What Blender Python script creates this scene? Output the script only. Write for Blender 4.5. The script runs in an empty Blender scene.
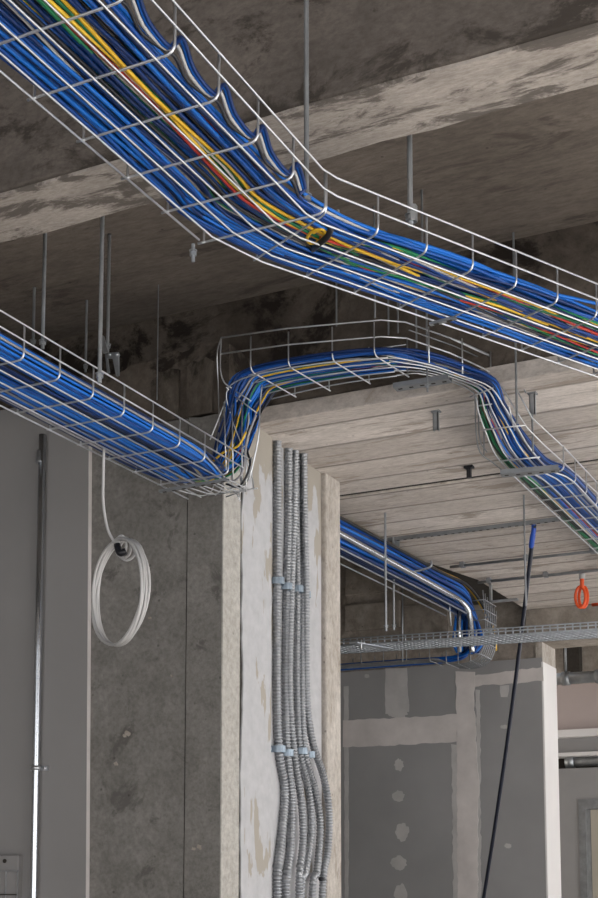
import bpy, bmesh, math, random
from mathutils import Vector, Matrix
random.seed(7)
C = bpy.context.scene.collection
V = Vector

# ------------------------------------------------------------------ camera model (a 58 mm-type view with a little rise/shift)
F, PX, PY = 1322.0, 299.0, 728.0
PITCH = math.atan2(152, 1322.0); YAW = math.radians(26.2)
EYE = V((0, 0, 1.6))
_fw = V((-math.sin(YAW), math.cos(YAW), 0)); RT = V((math.cos(YAW), math.sin(YAW), 0)); _up = V((0, 0, 1))
F3 = _fw * math.cos(PITCH) + _up * math.sin(PITCH); U3 = _up * math.cos(PITCH) - _fw * math.sin(PITCH)
def ray(x, y): return F3 + RT * ((x - PX) / F) + U3 * ((PY - y) / F)
def at_z(x, y, z): r = ray(x, y); return EYE + r * ((z - 1.6) / r.z)
def at_x(x, y, X): r = ray(x, y); return EYE + r * (X / r.x)
def at_y(x, y, Y): r = ray(x, y); return EYE + r * (Y / r.y)

cam_d = bpy.data.cameras.new('camera'); cam = bpy.data.objects.new('camera', cam_d); C.objects.link(cam)
cam_d.sensor_fit = 'VERTICAL'; cam_d.sensor_height = 36.0; cam_d.lens = F / 898.0 * 36.0
cam_d.shift_y = (PY - 449.0) / 898.0; cam_d.shift_x = 0.0; cam_d.clip_start = 0.02
cam.matrix_world = Matrix((RT, U3, -F3)).transposed().to_4x4(); cam.location = EYE
bpy.context.scene.camera = cam

# ------------------------------------------------------------------ materials
def new_mat(name):
    m = bpy.data.materials.new(name); m.use_nodes = True
    nt = m.node_tree; b = nt.nodes['Principled BSDF']
    return m, nt, b
def nd(nt, t, **kw):
    n = nt.nodes.new(t)
    for k, v in kw.items():
        if k in n.inputs: n.inputs[k].default_value = v
        else: setattr(n, k, v)
    return n
def lk(nt, a, b): nt.links.new(a, b)
def ramp(nt, src, p0, c0, p1, c1, interp='LINEAR'):
    r = nt.nodes.new('ShaderNodeValToRGB'); r.color_ramp.interpolation = interp
    e = r.color_ramp.elements
    e[0].position = p0; e[1].position = p1
    e[0].color = c0 if len(c0) == 4 else (*c0, 1); e[1].color = c1 if len(c1) == 4 else (*c1, 1)
    lk(nt, src, r.inputs[0]); return r
def mixc(nt, fac, a, b, mode='MIX'):
    n = nt.nodes.new('ShaderNodeMix'); n.data_type = 'RGBA'; n.blend_type = mode
    if isinstance(fac, float): n.inputs[0].default_value = fac
    else: lk(nt, fac, n.inputs[0])
    for i, v in ((6, a), (7, b)):
        if isinstance(v, tuple): n.inputs[i].default_value = (*v, 1)
        else: lk(nt, v, n.inputs[i])
    return n.outputs[2]
def coords(nt, scale=(1, 1, 1)):
    tc = nt.nodes.new('ShaderNodeTexCoord'); mp = nt.nodes.new('ShaderNodeMapping')
    mp.inputs['Scale'].default_value = scale; lk(nt, tc.outputs['Object'], mp.inputs[0]); return mp.outputs[0]
def noise(nt, vec, scale, detail=6, rough=.6, dist=0.0):
    n = nd(nt, 'ShaderNodeTexNoise'); n.inputs['Scale'].default_value = scale; n.inputs['Detail'].default_value = detail
    n.inputs['Roughness'].default_value = rough; n.inputs['Distortion'].default_value = dist
    lk(nt, vec, n.inputs['Vector']); return n.outputs['Fac']
def concrete(name, light, dark, stain=None, stain_at=.62, stretch=(1, 1, 1), sc=3.0, bump=.35, boards=None, pits=True, rough=.9, band=None):
    """mottled cast concrete; stretch draws the grain out along the boards; boards = width of the form boards across Y"""
    m, nt, b = new_mat(name)
    v = coords(nt, stretch); v0 = coords(nt)
    n1 = noise(nt, v, sc, 9, .70, .3); n2 = noise(nt, v, sc * 9, 8, .78)
    col = ramp(nt, n1, .40, dark, .62, light).outputs[0]
    col = mixc(nt, 1.0, col, ramp(nt, n2, .36, (.74, .735, .73), .62, (1.09, 1.09, 1.09)).outputs[0], 'MULTIPLY')
    h = n2
    if boards:
        sx = nd(nt, 'ShaderNodeSeparateXYZ'); lk(nt, v0, sx.inputs[0])
        d = nd(nt, 'ShaderNodeMath', operation='DIVIDE'); d.inputs[1].default_value = boards; lk(nt, sx.outputs[1], d.inputs[0])
        fl = nd(nt, 'ShaderNodeMath', operation='FLOOR'); lk(nt, d.outputs[0], fl.inputs[0])
        fr = nd(nt, 'ShaderNodeMath', operation='FRACT'); lk(nt, d.outputs[0], fr.inputs[0])
        wn = nd(nt, 'ShaderNodeTexWhiteNoise', noise_dimensions='1D'); lk(nt, fl.outputs[0], wn.inputs['W'])
        tone = ramp(nt, wn.outputs[0], 0, (.74, .73, .72), 1, (1.0, 1.0, 1.0)).outputs[0]
        col = mixc(nt, 1.0, col, tone, 'MULTIPLY')
        # seam between two boards: a thin dirty line
        wob = nd(nt, 'ShaderNodeMath', operation='MULTIPLY_ADD'); lk(nt, noise(nt, v, 4, 3), wob.inputs[0]); wob.inputs[1].default_value = .08; lk(nt, fr.outputs[0], wob.inputs[2])
        seam = ramp(nt, wob.outputs[0], .03, (0, 0, 0), .09, (1, 1, 1)).outputs[0]
        seam2 = ramp(nt, wob.outputs[0], .99, (1, 1, 1), 1.0, (.3, .3, .3)).outputs[0]
        sm = mixc(nt, 1.0, seam, seam2, 'MULTIPLY')
        col = mixc(nt, sm, mixc(nt, .75, col, (.05, .04, .03)), col)
        grain = noise(nt, coords(nt, (1.2, 22, 1)), 3.0, 7, .7, .6)
        col = mixc(nt, ramp(nt, grain, .58, (0, 0, 0), .72, (.45, .45, .45)).outputs[0], col, mixc(nt, .5, col, (.08, .06, .05)))
        hh = nd(nt, 'ShaderNodeMath', operation='MULTIPLY_ADD'); lk(nt, sm, hh.inputs[0]); hh.inputs[1].default_value = .8; lk(nt, grain, hh.inputs[2]); h = hh.outputs[0]
    if stain:
        n3 = noise(nt, v, sc * .8 + 1.3, 10, .72, .4)
        if band:
            sz = nd(nt, 'ShaderNodeSeparateXYZ'); lk(nt, v0, sz.inputs[0])
            mr = nd(nt, 'ShaderNodeMapRange'); mr.inputs[1].default_value = band[0]; mr.inputs[2].default_value = band[1]; mr.inputs[3].default_value = band[2]; mr.inputs[4].default_value = 0
            lk(nt, sz.outputs[2], mr.inputs[0]); am = nd(nt, 'ShaderNodeMath', operation='ADD'); lk(nt, n3, am.inputs[0]); lk(nt, mr.outputs[0], am.inputs[1]); n3 = am.outputs[0]
        col = mixc(nt, ramp(nt, n3, stain_at - .10, (0, 0, 0), stain_at - .03, (.9, .9, .9)).outputs[0], col, stain)
    if pits:
        vo = nd(nt, 'ShaderNodeTexVoronoi'); vo.inputs['Scale'].default_value = 16; lk(nt, v0, vo.inputs['Vector'])
        col = mixc(nt, ramp(nt, vo.outputs['Distance'], .03, (0, 0, 0), .075, (1, 1, 1)).outputs[0], mixc(nt, .5, col, (.02, .018, .015)), col)
    bp = nd(nt, 'ShaderNodeBump'); bp.inputs['Strength'].default_value = bump; bp.inputs['Distance'].default_value = .012
    lk(nt, h, bp.inputs['Height']); lk(nt, bp.outputs[0], b.inputs['Normal'])
    lk(nt, col, b.inputs['Base Color']); b.inputs['Roughness'].default_value = rough
    b.inputs['Specular IOR Level'].default_value = .2
    return m
def flat(name, col, rough=.5, metal=0.0, vary=.12, sc=40, bump=0.0, spec=.5):
    m, nt, b = new_mat(name)
    n = noise(nt, coords(nt), sc, 4)
    c = ramp(nt, n, .3, tuple(x * (1 - vary) for x in col), .7, tuple(min(1, x * (1 + vary)) for x in col)).outputs[0]
    lk(nt, c, b.inputs['Base Color']); b.inputs['Roughness'].default_value = rough; b.inputs['Metallic'].default_value = metal
    b.inputs['Specular IOR Level'].default_value = spec
    if bump:
        bp = nd(nt, 'ShaderNodeBump'); bp.inputs['Strength'].default_value = bump; bp.inputs['Distance'].default_value = .004
        lk(nt, n, bp.inputs['Height']); lk(nt, bp.outputs[0], b.inputs['Normal'])
    return m
def jacket(name, a, bcol, rough=.38):
    """cable jacket: every cable takes its own shade between the two"""
    m, nt, b = new_mat(name)
    oi = nd(nt, 'ShaderNodeObjectInfo')
    c = ramp(nt, oi.outputs['Random'], 0, a, 1, bcol).outputs[0]
    lk(nt, c, b.inputs['Base Color']); b.inputs['Roughness'].default_value = rough; b.inputs['Specular IOR Level'].default_value = .32
    return m

M = {}
M['beam_face'] = concrete('stained_beam_concrete', (.175, .150, .132), (.125, .108, .095), (.055, .046, .039), .66, (.8, 1, 1.3), 7.0, .4, band=(2.82, 2.93, .085))
M['peeled'] = concrete('scraped_whitewash_concrete', (.52, .465, .415), (.40, .355, .315), (.13, .112, .098), .615, (.7, 2.4, 1), 9.0, .5, pits=False)
M['slab'] = concrete('brown_slab_concrete', (.225, .192, .164), (.170, .145, .124), (.105, .088, .075), .66, (.6, 2.0, 1), 5.0, .3)
M['dark_face'] = concrete('dark_beam_concrete', (.175, .147, .122), (.088, .072, .059), (.022, .017, .014), .625, (.8, 1, .9), 3.6, .5)  # dark brown concrete with random near-black blotches
M['soffit'] = concrete('board_marked_soffit_concrete', (.78, .72, .675), (.66, .605, .56), (.34, .29, .25), .63, (.6, 2.6, 1), 6.0, .45, boards=.162)
M['wall'] = concrete('grey_wall_concrete', (.245, .232, .215), (.185, .175, .160), (.115, .107, .098), .66, (1, 1, 1), 8.5, .35)
M['rim'] = concrete('pale_column_concrete', (.47, .45, .415), (.43, .41, .375), (.34, .32, .285), .68, (1, 1, 1), 6, .3)
M['pilaster'] = concrete('tan_column_concrete', (.54, .50, .455), (.42, .38, .335), (.26, .22, .18), .68, (1, 1, .5), 9, .3)
M['backwall'] = concrete('block_wall_concrete', (.40, .355, .31), (.28, .245, .21), (.17, .145, .122), .66, (1, 1, 1), 2.4, .4)
M['mortar'] = concrete('spilled_mortar', (.17, .145, .12), (.07, .057, .046), (.03, .025, .02), .62, (1, 1, .5), 7, .5)
M['floor'] = concrete('dusty_floor_screed', (.58, .565, .545), (.46, .45, .435), None, .6, (1, 1, 1), 1.5, .2)
M['black_gap'] = flat('gap_shade_and_dark_parts', (.03, .025, .02), .95, 0, .3)  # near-black put in for shade in joint and crack; also plain dark parts
M['board'] = flat('grey_plasterboard', (.25, .24, .235), .85, 0, .05, 2.5, spec=.25)
M['board_far'] = flat('dusty_plasterboard', (.30, .295, .295), .85, 0, .10, 2.0, spec=.25)
M['compound'] = flat('joint_compound', (.60, .56, .54), .9, 0, .12, 7, spec=.2)
M['dab'] = flat('thin_joint_compound', (.47, .455, .445), .9, 0, .12, 9, spec=.2)
M['white'] = flat('white_primer', (.72, .70, .69), .7, 0, .04, 3)
M['pink'] = flat('pinkish_plaster', (.44, .37, .35), .85, 0, .06, 2)
M['cream'] = flat('cream_paint', (.62, .58, .50), .7, 0, .05, 3)
M['zinc'] = flat('galvanized_wire', (.60, .61, .63), .34, .85, .10, 30)
M['bright_zinc'] = flat('new_galvanized_wire', (.46, .49, .53), .38, .7, .15, 30)
M['steel'] = flat('galvanized_steel', (.42, .44, .46), .36, .8, .18, 20)
M['dull_steel'] = flat('dull_galvanized_steel', (.27, .28, .29), .5, .6, .18, 25)
M['flex'] = flat('flexible_conduit_steel', (.33, .34, .355), .40, .82, .10, 30)
M['clamp'] = flat('blue_zinc_steel', (.30, .36, .42), .45, .6, .2, 60)
M['tube_steel'] = flat('bright_conduit_steel', (.60, .62, .65), .22, .95, .06, 12)
M['blue'] = jacket('blue_jacket', (.003, .042, .21), (.006, .145, .56))
M['deep_blue'] = jacket('dark_blue_jacket', (.001, .008, .035), (.003, .032, .16))
M['yellow'] = jacket('yellow_jacket', (.62, .36, .02), (.80, .52, .05))
M['green'] = jacket('green_jacket', (.005, .10, .045), (.015, .22, .08))
M['red'] = jacket('red_jacket', (.36, .02, .015), (.55, .05, .03))
M['white_j'] = jacket('white_jacket', (.36, .35, .345), (.50, .49, .48))
M['grey_j'] = jacket('grey_jacket', (.20, .20, .21), (.34, .33, .34))
M['black_j'] = jacket('black_jacket', (.010, .010, .012), (.022, .022, .026))
M['orange'] = flat('orange_cord', (.80, .10, .02), .45)
M['red_paint'] = flat('red_pipe_paint', (.30, .018, .014), .45)
M['navy'] = flat('black_navy_sheath', (.012, .015, .028), .45)
M['blue_tape'] = flat('blue_tape', (.02, .08, .42), .4)

# plaster on the column: white coat with bare tan patches and trowel marks of their own shape
def plaster_mat():
    m, nt, b = new_mat('white_column_plaster')
    v = coords(nt, (1, 3.2, 1.0))
    n = noise(nt, v, 5.2, 5, .55, .3); n2 = noise(nt, coords(nt), 28, 5)
    base = ramp(nt, n2, .3, (.415, .413, .422), .7, (.49, .487, .497)).outputs[0]
    sx = nd(nt, 'ShaderNodeSeparateXYZ'); lk(nt, coords(nt), sx.inputs[0])
    hi = nd(nt, 'ShaderNodeMapRange'); hi.inputs[1].default_value = 2.50; hi.inputs[2].default_value = 2.80; hi.inputs[3].default_value = 0; hi.inputs[4].default_value = .30
    lk(nt, sx.outputs[2], hi.inputs[0])
    ad = nd(nt, 'ShaderNodeMath', operation='ADD'); lk(nt, n, ad.inputs[0]); lk(nt, hi.outputs[0], ad.inputs[1])
    col = mixc(nt, ramp(nt, ad.outputs[0], .615, (0, 0, 0), .632, (1, 1, 1)).outputs[0], base, (.36, .33, .285))
    lk(nt, col, b.inputs['Base Color']); b.inputs['Roughness'].default_value = .85; b.inputs['Specular IOR Level'].default_value = .25
    bp = nd(nt, 'ShaderNodeBump'); bp.inputs['Strength'].default_value = .2; bp.inputs['Distance'].default_value = .01
    lk(nt, ad.outputs[0], bp.inputs['Height']); lk(nt, bp.outputs[0], b.inputs['Normal'])
    return m
M['plaster'] = plaster_mat()

# ------------------------------------------------------------------ mesh helpers
class MB:
    """collects shapes and links them as ONE mesh object"""
    def __init__(s): s.v = []; s.f = []; s.sm = []
    def add(s, vs, fs, smooth=False):
        o = len(s.v); s.v += [tuple(p) for p in vs]; s.f += [tuple(i + o for i in f) for f in fs]; s.sm += [smooth] * len(fs); return s
    def box(s, a, b):
        (x0, y0, z0), (x1, y1, z1) = a, b
        x0, x1 = min(x0, x1), max(x0, x1); y0, y1 = min(y0, y1), max(y0, y1); z0, z1 = min(z0, z1), max(z0, z1)
        vs = [(x0, y0, z0), (x1, y0, z0), (x1, y1, z0), (x0, y1, z0), (x0, y0, z1), (x1, y0, z1), (x1, y1, z1), (x0, y1, z1)]
        return s.add(vs, [(0, 3, 2, 1), (4, 5, 6, 7), (0, 1, 5, 4), (1, 2, 6, 5), (2, 3, 7, 6), (3, 0, 4, 7)])
    def prism(s, pts, d):
        """polygon pts (3D, planar) pushed along vector d"""
        n = len(pts); vs = [V(p) for p in pts] + [V(p) + V(d) for p in pts]
        fs = [tuple(range(n))[::-1], tuple(range(n, 2 * n))] + [(i, (i + 1) % n, n + (i + 1) % n, n + i) for i in range(n)]
        return s.add(vs, fs)
    def tube(s, path, r, sides=6, closed=False, smooth=True, cap=True):
        P = [V(p) for p in path]; n = len(P)
        rr = r if isinstance(r, (list, tuple)) else [r] * n
        vs, fs = [], []; prev = None
        for i in range(n):
            if closed: t = P[(i + 1) % n] - P[i - 1]
            else: t = P[min(i + 1, n - 1)] - P[max(i - 1, 0)]
            if t.length < 1e-9: t = V((0, 0, 1))
            t.normalize()
            if prev is None:
                a = V((0, 0, 1)) if abs(t.z) < .9 else V((1, 0, 0))
                u = t.cross(a).normalized()
            else:
                u = prev - t * prev.dot(t)
                u = u.normalized() if u.length > 1e-6 else t.orthogonal().normalized()
            prev = u; w = t.cross(u)
            for k in range(sides):
                an = 2 * math.pi * k / sides
                vs.append(P[i] + (u * math.cos(an) + w * math.sin(an)) * rr[i])
        m = n if closed else n - 1
        for i in range(m):
            j = (i + 1) % n
            for k in range(sides):
                l = (k + 1) % sides
                fs.append((i * sides + k, i * sides + l, j * sides + l, j * sides + k))
        if not closed and cap:
            fs.append(tuple(range(sides))[::-1]); fs.append(tuple(range((n - 1) * sides, n * sides)))
        return s.add(vs, fs, smooth)
    def build(s, name, m, parent=None, bevel=0):
        me = bpy.data.meshes.new(name); me.from_pydata(s.v, [], s.f); me.materials.append(m)
        me.polygons.foreach_set('use_smooth', s.sm)
        bm = bmesh.new(); bm.from_mesh(me); bmesh.ops.recalc_face_normals(bm, faces=bm.faces); bm.to_mesh(me); bm.free()
        o = bpy.data.objects.new(name, me); C.objects.link(o)
        if parent is not None:
            o.parent = parent
            o.matrix_parent_inverse = Matrix.Translation(-parent.location)
        if bevel:
            bv = o.modifiers.new('edge', 'BEVEL'); bv.width = bevel; bv.segments = 2; bv.limit_method = 'ANGLE'
        return o
def tag(o, label, cat, group=None):
    o['label'] = label; o['category'] = cat
    if group: o['group'] = group
    return o
def struct(o): o['kind'] = 'structure'; return o
def empty(name, loc, label, cat, group=None):
    o = bpy.data.objects.new(name, None); C.objects.link(o); o.location = loc; o.empty_display_size = .05
    return tag(o, label, cat, group)
def catmull(pts, n=6):
    P = [V(p) for p in pts]; out = []
    for i in range(len(P) - 1):
        p0 = P[i - 1] if i else P[0] * 2 - P[1]; p1, p2 = P[i], P[i + 1]
        p3 = P[i + 2] if i + 2 < len(P) else P[-1] * 2 - P[-2]
        for k in range(n):
            t = k / n
            out.append(.5 * ((2 * p1) + (p2 - p0) * t + (2 * p0 - 5 * p1 + 4 * p2 - p3) * t * t + (3 * p1 - p0 - 3 * p2 + p3) * t ** 3))
    out.append(P[-1]); return out
def wob(a, n, amp): return [a + random.uniform(-amp, amp) for _ in range(n)]

# ------------------------------------------------------------------ the shell
XL, XR, YB, YF = -4.2, 4.6, -3.0, 9.0
struct(MB().box((XL, YB, -.12), (XR, YF, 0)).build('floor', M['floor']))
struct(MB().box((XL, YB, 3.40), (XR, 1.75, 3.6)).build('ceiling', M['slab']))
# near downstand beam: stained front, scraped whitewashed soffit
bm_ = struct(MB().box((XL, 1.744, 2.806), (XR, 1.90, 3.6)).build('concrete_beam', M['beam_face'], bevel=.004))
n = 90
top, bot = [], []
rnd = random.Random(3)
yb = 1.748; ya = 1.893
for i in range(n + 1):
    x = XL + (XR - XL) * i / n
    bot.append((x, yb + rnd.uniform(0, .006), 2.80)); top.append((x, ya + rnd.uniform(-.006, .004), 2.80))
struct(MB().prism(bot + top[::-1], (0, 0, .0065)).build('beam_soffit_coat', M['peeled']))
struct(MB().box((XL, 1.88, 3.16), (XR, 3.02, 3.6)).build('ceiling', M['slab']))
# the deep beam behind, its dark front and the board-marked soffit (with a joint, blackened to stand in for its shade, near Y 3.69)
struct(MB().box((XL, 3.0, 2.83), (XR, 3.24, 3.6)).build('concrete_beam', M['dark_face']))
def soffit(pts): return struct(MB().prism([(x, y, 2.80) for x, y in pts], (0, 0, .045)).build('ceiling', M['soffit'], bevel=.003))
soffit([(-1.95, 2.992), (XR, 2.992), (XR, 3.683), (-1.95, 3.683)])
soffit([(-1.86, 3.713), (XR, 3.713), (XR, 5.67), (-1.655, 5.67), (-1.66, 5.0), (-1.79, 4.4)])
struct(MB().box((-1.95, 3.23, 2.846), (XR, 3.675, 3.2)).box((-1.95, 3.684, 2.806), (XR, 3.7125, 2.95)).box((-1.95, 3.72, 2.846), (XR, 5.67, 3.2)).build('soffit_joint_shade', M['black_gap']))  # middle box fills the joint with black in place of its shade
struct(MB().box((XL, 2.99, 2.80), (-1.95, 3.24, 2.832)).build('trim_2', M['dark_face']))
struct(MB().box((XL, 3.2, 3.22), (-1.6, 5.9, 3.6)).build('ceiling', M['slab']))
# concrete wall with a ragged top and the column end
def ragged(x0, x1, y0, y1, ztop, amp, name, m, seed, step=.03):
    r = random.Random(seed); pts = [(x0, y0, 0), (x1, y0, 0)]
    k = max(2, int((x1 - x0) / step))
    for i in range(k + 1):
        pts.append((x1 - (x1 - x0) * i / k, y0, ztop + r.uniform(-amp, amp)))
    return struct(MB().prism(pts, (0, y1 - y0, 0)).build(name, m))
ragged(-3.2, -1.718, 2.84, 2.985, 2.785, .004, 'wall_left', M['wall'], 5)
ragged(-1.714, -1.61, 2.838, 2.926, 2.785, .004, 'concrete_column', M['wall'], 9)
def rough_block(x0, x1, y0, y1, z0, z1, name, m, seed):
    r = random.Random(seed); k = max(4, int((x1 - x0) / .02)); a = 0; pts = [(x0, y0, z0), (x1, y0, z0)]
    for i in range(k + 1):
        a = a * .75 + r.uniform(-.012, .012); pts.append((x1 - (x1 - x0) * i / k, y0, z1 + a))
    return struct(MB().prism(pts, (0, y1 - y0, 0)).build(name, m))
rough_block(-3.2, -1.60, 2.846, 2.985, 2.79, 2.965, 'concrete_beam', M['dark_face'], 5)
rough_block(-1.83, -1.745, 2.836, 2.90, 2.79, 2.915, 'mortar_lump', M['mortar'], 6)
rough_block(-1.72, -1.645, 2.836, 2.90, 2.79, 2.935, 'mortar_lump', M['mortar'], 8)
struct(MB().box((-1.95, 2.93, 0), (-1.635, 3.549, 2.83)).build('concrete_column', M['rim']))
struct(MB().box((-1.6125, 2.8375, 0), (-1.6085, 2.9262, 2.80)).build('trim_3', M['rim']))
struct(MB().box((-1.636, 2.9262, 0), (-1.6105, 2.95, 2.80)).build('crack_shade', M['black_gap']))  # black strip set into the crack, painted stand-in for its shade
# plaster coat with a ragged near edge, recessed strip behind the conduits, tan pilaster
pts = []; r = random.Random(21); a = 0
for i in range(121):
    z = 2.80 * i / 120; a = a * .7 + r.uniform(-.004, .004)
    pts.append((-1.64, 2.934 + a, z))
pts += [(-1.64, 3.096, 2.80), (-1.64, 3.096, 0)]
struct(MB().prism(pts, (.034, 0, 0)).build('column_plaster', M['plaster']))
struct(MB().box((-1.64, 3.096, 0), (-1.622, 3.444, 2.80)).build('column_plaster', M['plaster']))
struct(MB().box((-1.65, 3.449, 0), (-1.607, 3.551, 2.80)).build('concrete_pilaster', M['pilaster'], bevel=.006))
ch = MB(); rc_ = random.Random(17)
for px, py, r_ in ((128, 733, 3.2), (125, 736, 2.0), (200, 847, 3.0), (194, 849, 2.2), (116, 764, 2.4), (150, 618, 1.6), (172, 676, 1.5)):
    q = []
    for k in range(9):
        an = 2 * math.pi * k / 9; w_ = r_ * rc_.uniform(.5, 1.15); p = at_y(px + w_ * math.cos(an), py + w_ * math.sin(an), 2.84); q.append((p.x, 2.8375, p.z))
    ch.prism(q, (0, .006, 0))
struct(ch.build('wall_chips', M['backwall']))
# plasterboard lining on the left
e1, e0 = at_y(89.3, 450, 2.825), at_y(86.4, 898, 2.825); sl = (e1.x - e0.x) / (e1.z - e0.z)
xe0, xe1 = e0.x - sl * e0.z, e0.x + sl * (2.90 - e0.z)
struct(MB().prism([(-3.2, 2.825, 0), (xe0 - .0015, 2.825, 0), (xe1 - .0015, 2.825, 2.90), (-3.2, 2.825, 2.90)], (0, .017, 0)).build('wall_left', M['board']))
struct(MB().prism([(xe0 - .0015, 2.824, 0), (xe0, 2.824, 0), (xe1, 2.824, 2.90), (xe1 - .0015, 2.824, 2.90)], (0, .014, 0)).build('trim_4', M['compound']))
# back wall: block above, boarded below, end post on the right
YW = 5.75
struct(MB().box((XL, YW + .01, 0), (-1.62, YW + .21, 3.4)).build('wall_back', M['backwall']))
def dry(px0, px1, pys):  # board panel between two image columns
    pass
zt = 2.595
x_end = at_y(543, 700, YW).x
struct(MB().box((XL, YW, 0), (x_end, YW + .03, zt)).build('wall_back', M['board_far']))
struct(MB().box((x_end - .004, YW - .001, 0), (x_end + .004, YW + .222, 2.575)).build('column_plaster', M['white']))
struct(MB().box((x_end - .03, YW + .002, 2.57), (x_end + .001, YW + .220, 3.0)).build('concrete_pilaster', M['pilaster']))
# block courses on the upper back wall
cr = MB()
for i, (px0, px1, py0, py1) in enumerate(((345, 432, 560, 596), (345, 400, 600, 632), (404, 448, 602, 640), (412, 440, 566, 598))):
    p, q = at_y(px0, py1, YW), at_y(px1, py0, YW)
    cr.box((p.x, YW - .004 - .003 * (i % 2), p.z), (q.x, YW + .02, q.z))
struct(cr.build('block_courses', M['backwall'], bevel=.004))
# joint compound on the boarded wall
def blob(mb, px, py, rx, ry, seed, th=.0015):
    r = random.Random(seed); pts = []
    for k in range(22):
        an = 2 * math.pi * k / 22; q = 1 + r.uniform(-.16, .16)
        p = at_y(px + rx * q * math.cos(an), py + ry * q * math.sin(an), YW); pts.append((p.x, YW - th, p.z))
    mb.prism(pts, (0, th + .002, 0))
def strip(mb, pts_a, pts_b, th=.0015, seed=1, amp=1.0):
    """ragged band between two image polylines"""
    r = random.Random(seed); out = []
    for L in (pts_a, pts_b[::-1]):
        for (x0, y0), (x1, y1) in zip(L[:-1], L[1:]):
            k = max(2, int(math.hypot(x1 - x0, y1 - y0) / 5))
            for i in range(k): out.append((x0 + (x1 - x0) * i / k + r.uniform(-amp, amp) * .8, y0 + (y1 - y0) * i / k + r.uniform(-amp, amp)))
        out.append(L[-1])
    P = [at_y(x, y, YW) for x, y in out]
    mb.prism([(p.x, YW - th, p.z) for p in P], (0, th + .002, 0))
jc = MB()
strip(jc, [(456, 672), (457, 780), (457, 800), (458, 905)], [(475, 672), (474, 700), (477, 760), (479, 780), (478, 835), (478, 905)], .002, 4, .9)
strip(jc, [(343, 720), (400, 718), (457, 714)], [(343, 747), (400, 745), (457, 742)], .0018, 5, .7)
strip(jc, [(472, 676), (500, 672), (543, 667)], [(472, 687), (500, 684), (543, 681)], .0014, 6, 1.2)
struct(jc.build('joint_compound_coat', M['compound']))
jd = MB()
strip(jd, [(385.5, 669), (385.5, 714)], [(407, 668), (409, 712)], .001, 7, .8); blob(jd, 397, 713, 11, 5, 71, .0009)
strip(jd, [(344, 686), (345, 898)], [(348.5, 686), (348.5, 898)], .001, 8, .5)
strip(jd, [(500, 686), (501, 697)], [(509, 685), (508, 697)], .001, 9, .8)
strip(jd, [(452, 745), (453, 898)], [(458, 745), (460, 898)], .001, 31, 1.2)
strip(jd, [(476, 690), (476, 898)], [(480, 690), (481, 898)], .0008, 32, 1.0)
for i, (px, py, rx, ry) in enumerate(((399, 765, 4.5, 6), (398.5, 796, 6, 5.5), (402, 832, 7, 9), (399, 863, 8, 7), (401, 893, 6.5, 9), (505, 727, 5, 2), (505, 758, 2.2, 1.6), (508, 846, 3.5, 2.5), (367, 676, 2.5, 2))):
    blob(jd, px, py, rx, ry, 40 + i, .001)
struct(jd.build('screw_head_filler', M['dab']))
# beam over the far opening, and the far room beyond the end post
struct(MB().box((-1.66, 5.672, 2.665), (XR, 5.95, 3.3)).build('concrete_beam', M['backwall']))
struct(MB().box((-1.9, 5.93, 2.98), (XR, YF, 3.2)).build('ceiling', M['slab']))
YR = 7.5
def band(name, py0, py1, m, dy=0, th=.1, x0=520, x1=720):
    a, b = at_y(x0, (py0 + py1) / 2, YR - dy), at_y(x1, (py0 + py1) / 2, YR - dy)
    z1, z0 = at_y(580, py0, YR - dy).z, at_y(580, py1, YR - dy).z
    return struct(MB().box((a.x, YR - dy, z0), (b.x, YR - dy + th, z1)).build(name, m))
band('wall_far', 636, 684, M['backwall'])
band('wall_far', 684, 729, M['pink'])
band('trim_5', 729, 736.5, M['white'], .06, .16)
band('wall_far', 736.5, 752, M['board_far'], .0)
band('trim_6', 752, 755.5, M['white'], .05, .15)
band('wall_far', 755.5, 768, M['black_gap'], -.2)
# grey wall below with a doorway hole cut around it
xa, xb = at_y(582, 850, YR).x, at_y(640, 850, YR).x; zd = at_y(585, 804, YR).z; zs = at_y(580, 768, YR).z
struct(MB().box((at_y(520, 800, YR).x, YR, 0), (xa, YR + .1, zs)).build('wall_far', M['board_far']))
struct(MB().box((xa, YR, zd), (xb, YR + .1, zs)).build('wall_far', M['board_far']))
struct(MB().box((xb, YR, 0), (xb + 2, YR + .1, zs)).build('wall_far', M['board_far']))
fr = MB(); t = .028
fr.box((xa - .012, YR - .012, 0), (xa + t, YR + .11, zd + t)).box((xa + t, YR - .012, zd - t), (xb - t, YR + .11, zd + t)).box((xb - t, YR - .012, 0), (xb, YR + .11, zd))
struct(fr.build('door_1', M['dull_steel']))
struct(MB().box((xa - .5, YR + .9, 0), (xb + 1, YR + 1.0, 2.6)).build('wall_far', M['cream']))
struct(MB().box((xa + .075, YR + .12, 0), (xa + .11, YR + .16, zd - .06)).build('trim_7', M['cream']))
struct(MB().box((XL, YF - .1, 0), (XR, YF, 3.2)).build('wall_far', M['board_far']))
struct(MB().box((XL - .1, YB, 0), (XL, YF, 3.6)).build('wall_left', M['wall']))

# daylight facade on the right: piers with openings between them
for i, y in enumerate((-3.0, 2.2, 5.6, 8.6)):
    struct(MB().box((XR, y, 0), (XR + .25, y + .4, 3.4)).build('wall_right', M['wall']))
struct(MB().box((XR, YB, 0), (XR + .25, YF, .5)).build('wall_right', M['wall']))
struct(MB().box((XR, YB, 2.9), (XR + .25, YF, 3.5)).build('wall_right', M['wall']))

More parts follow.
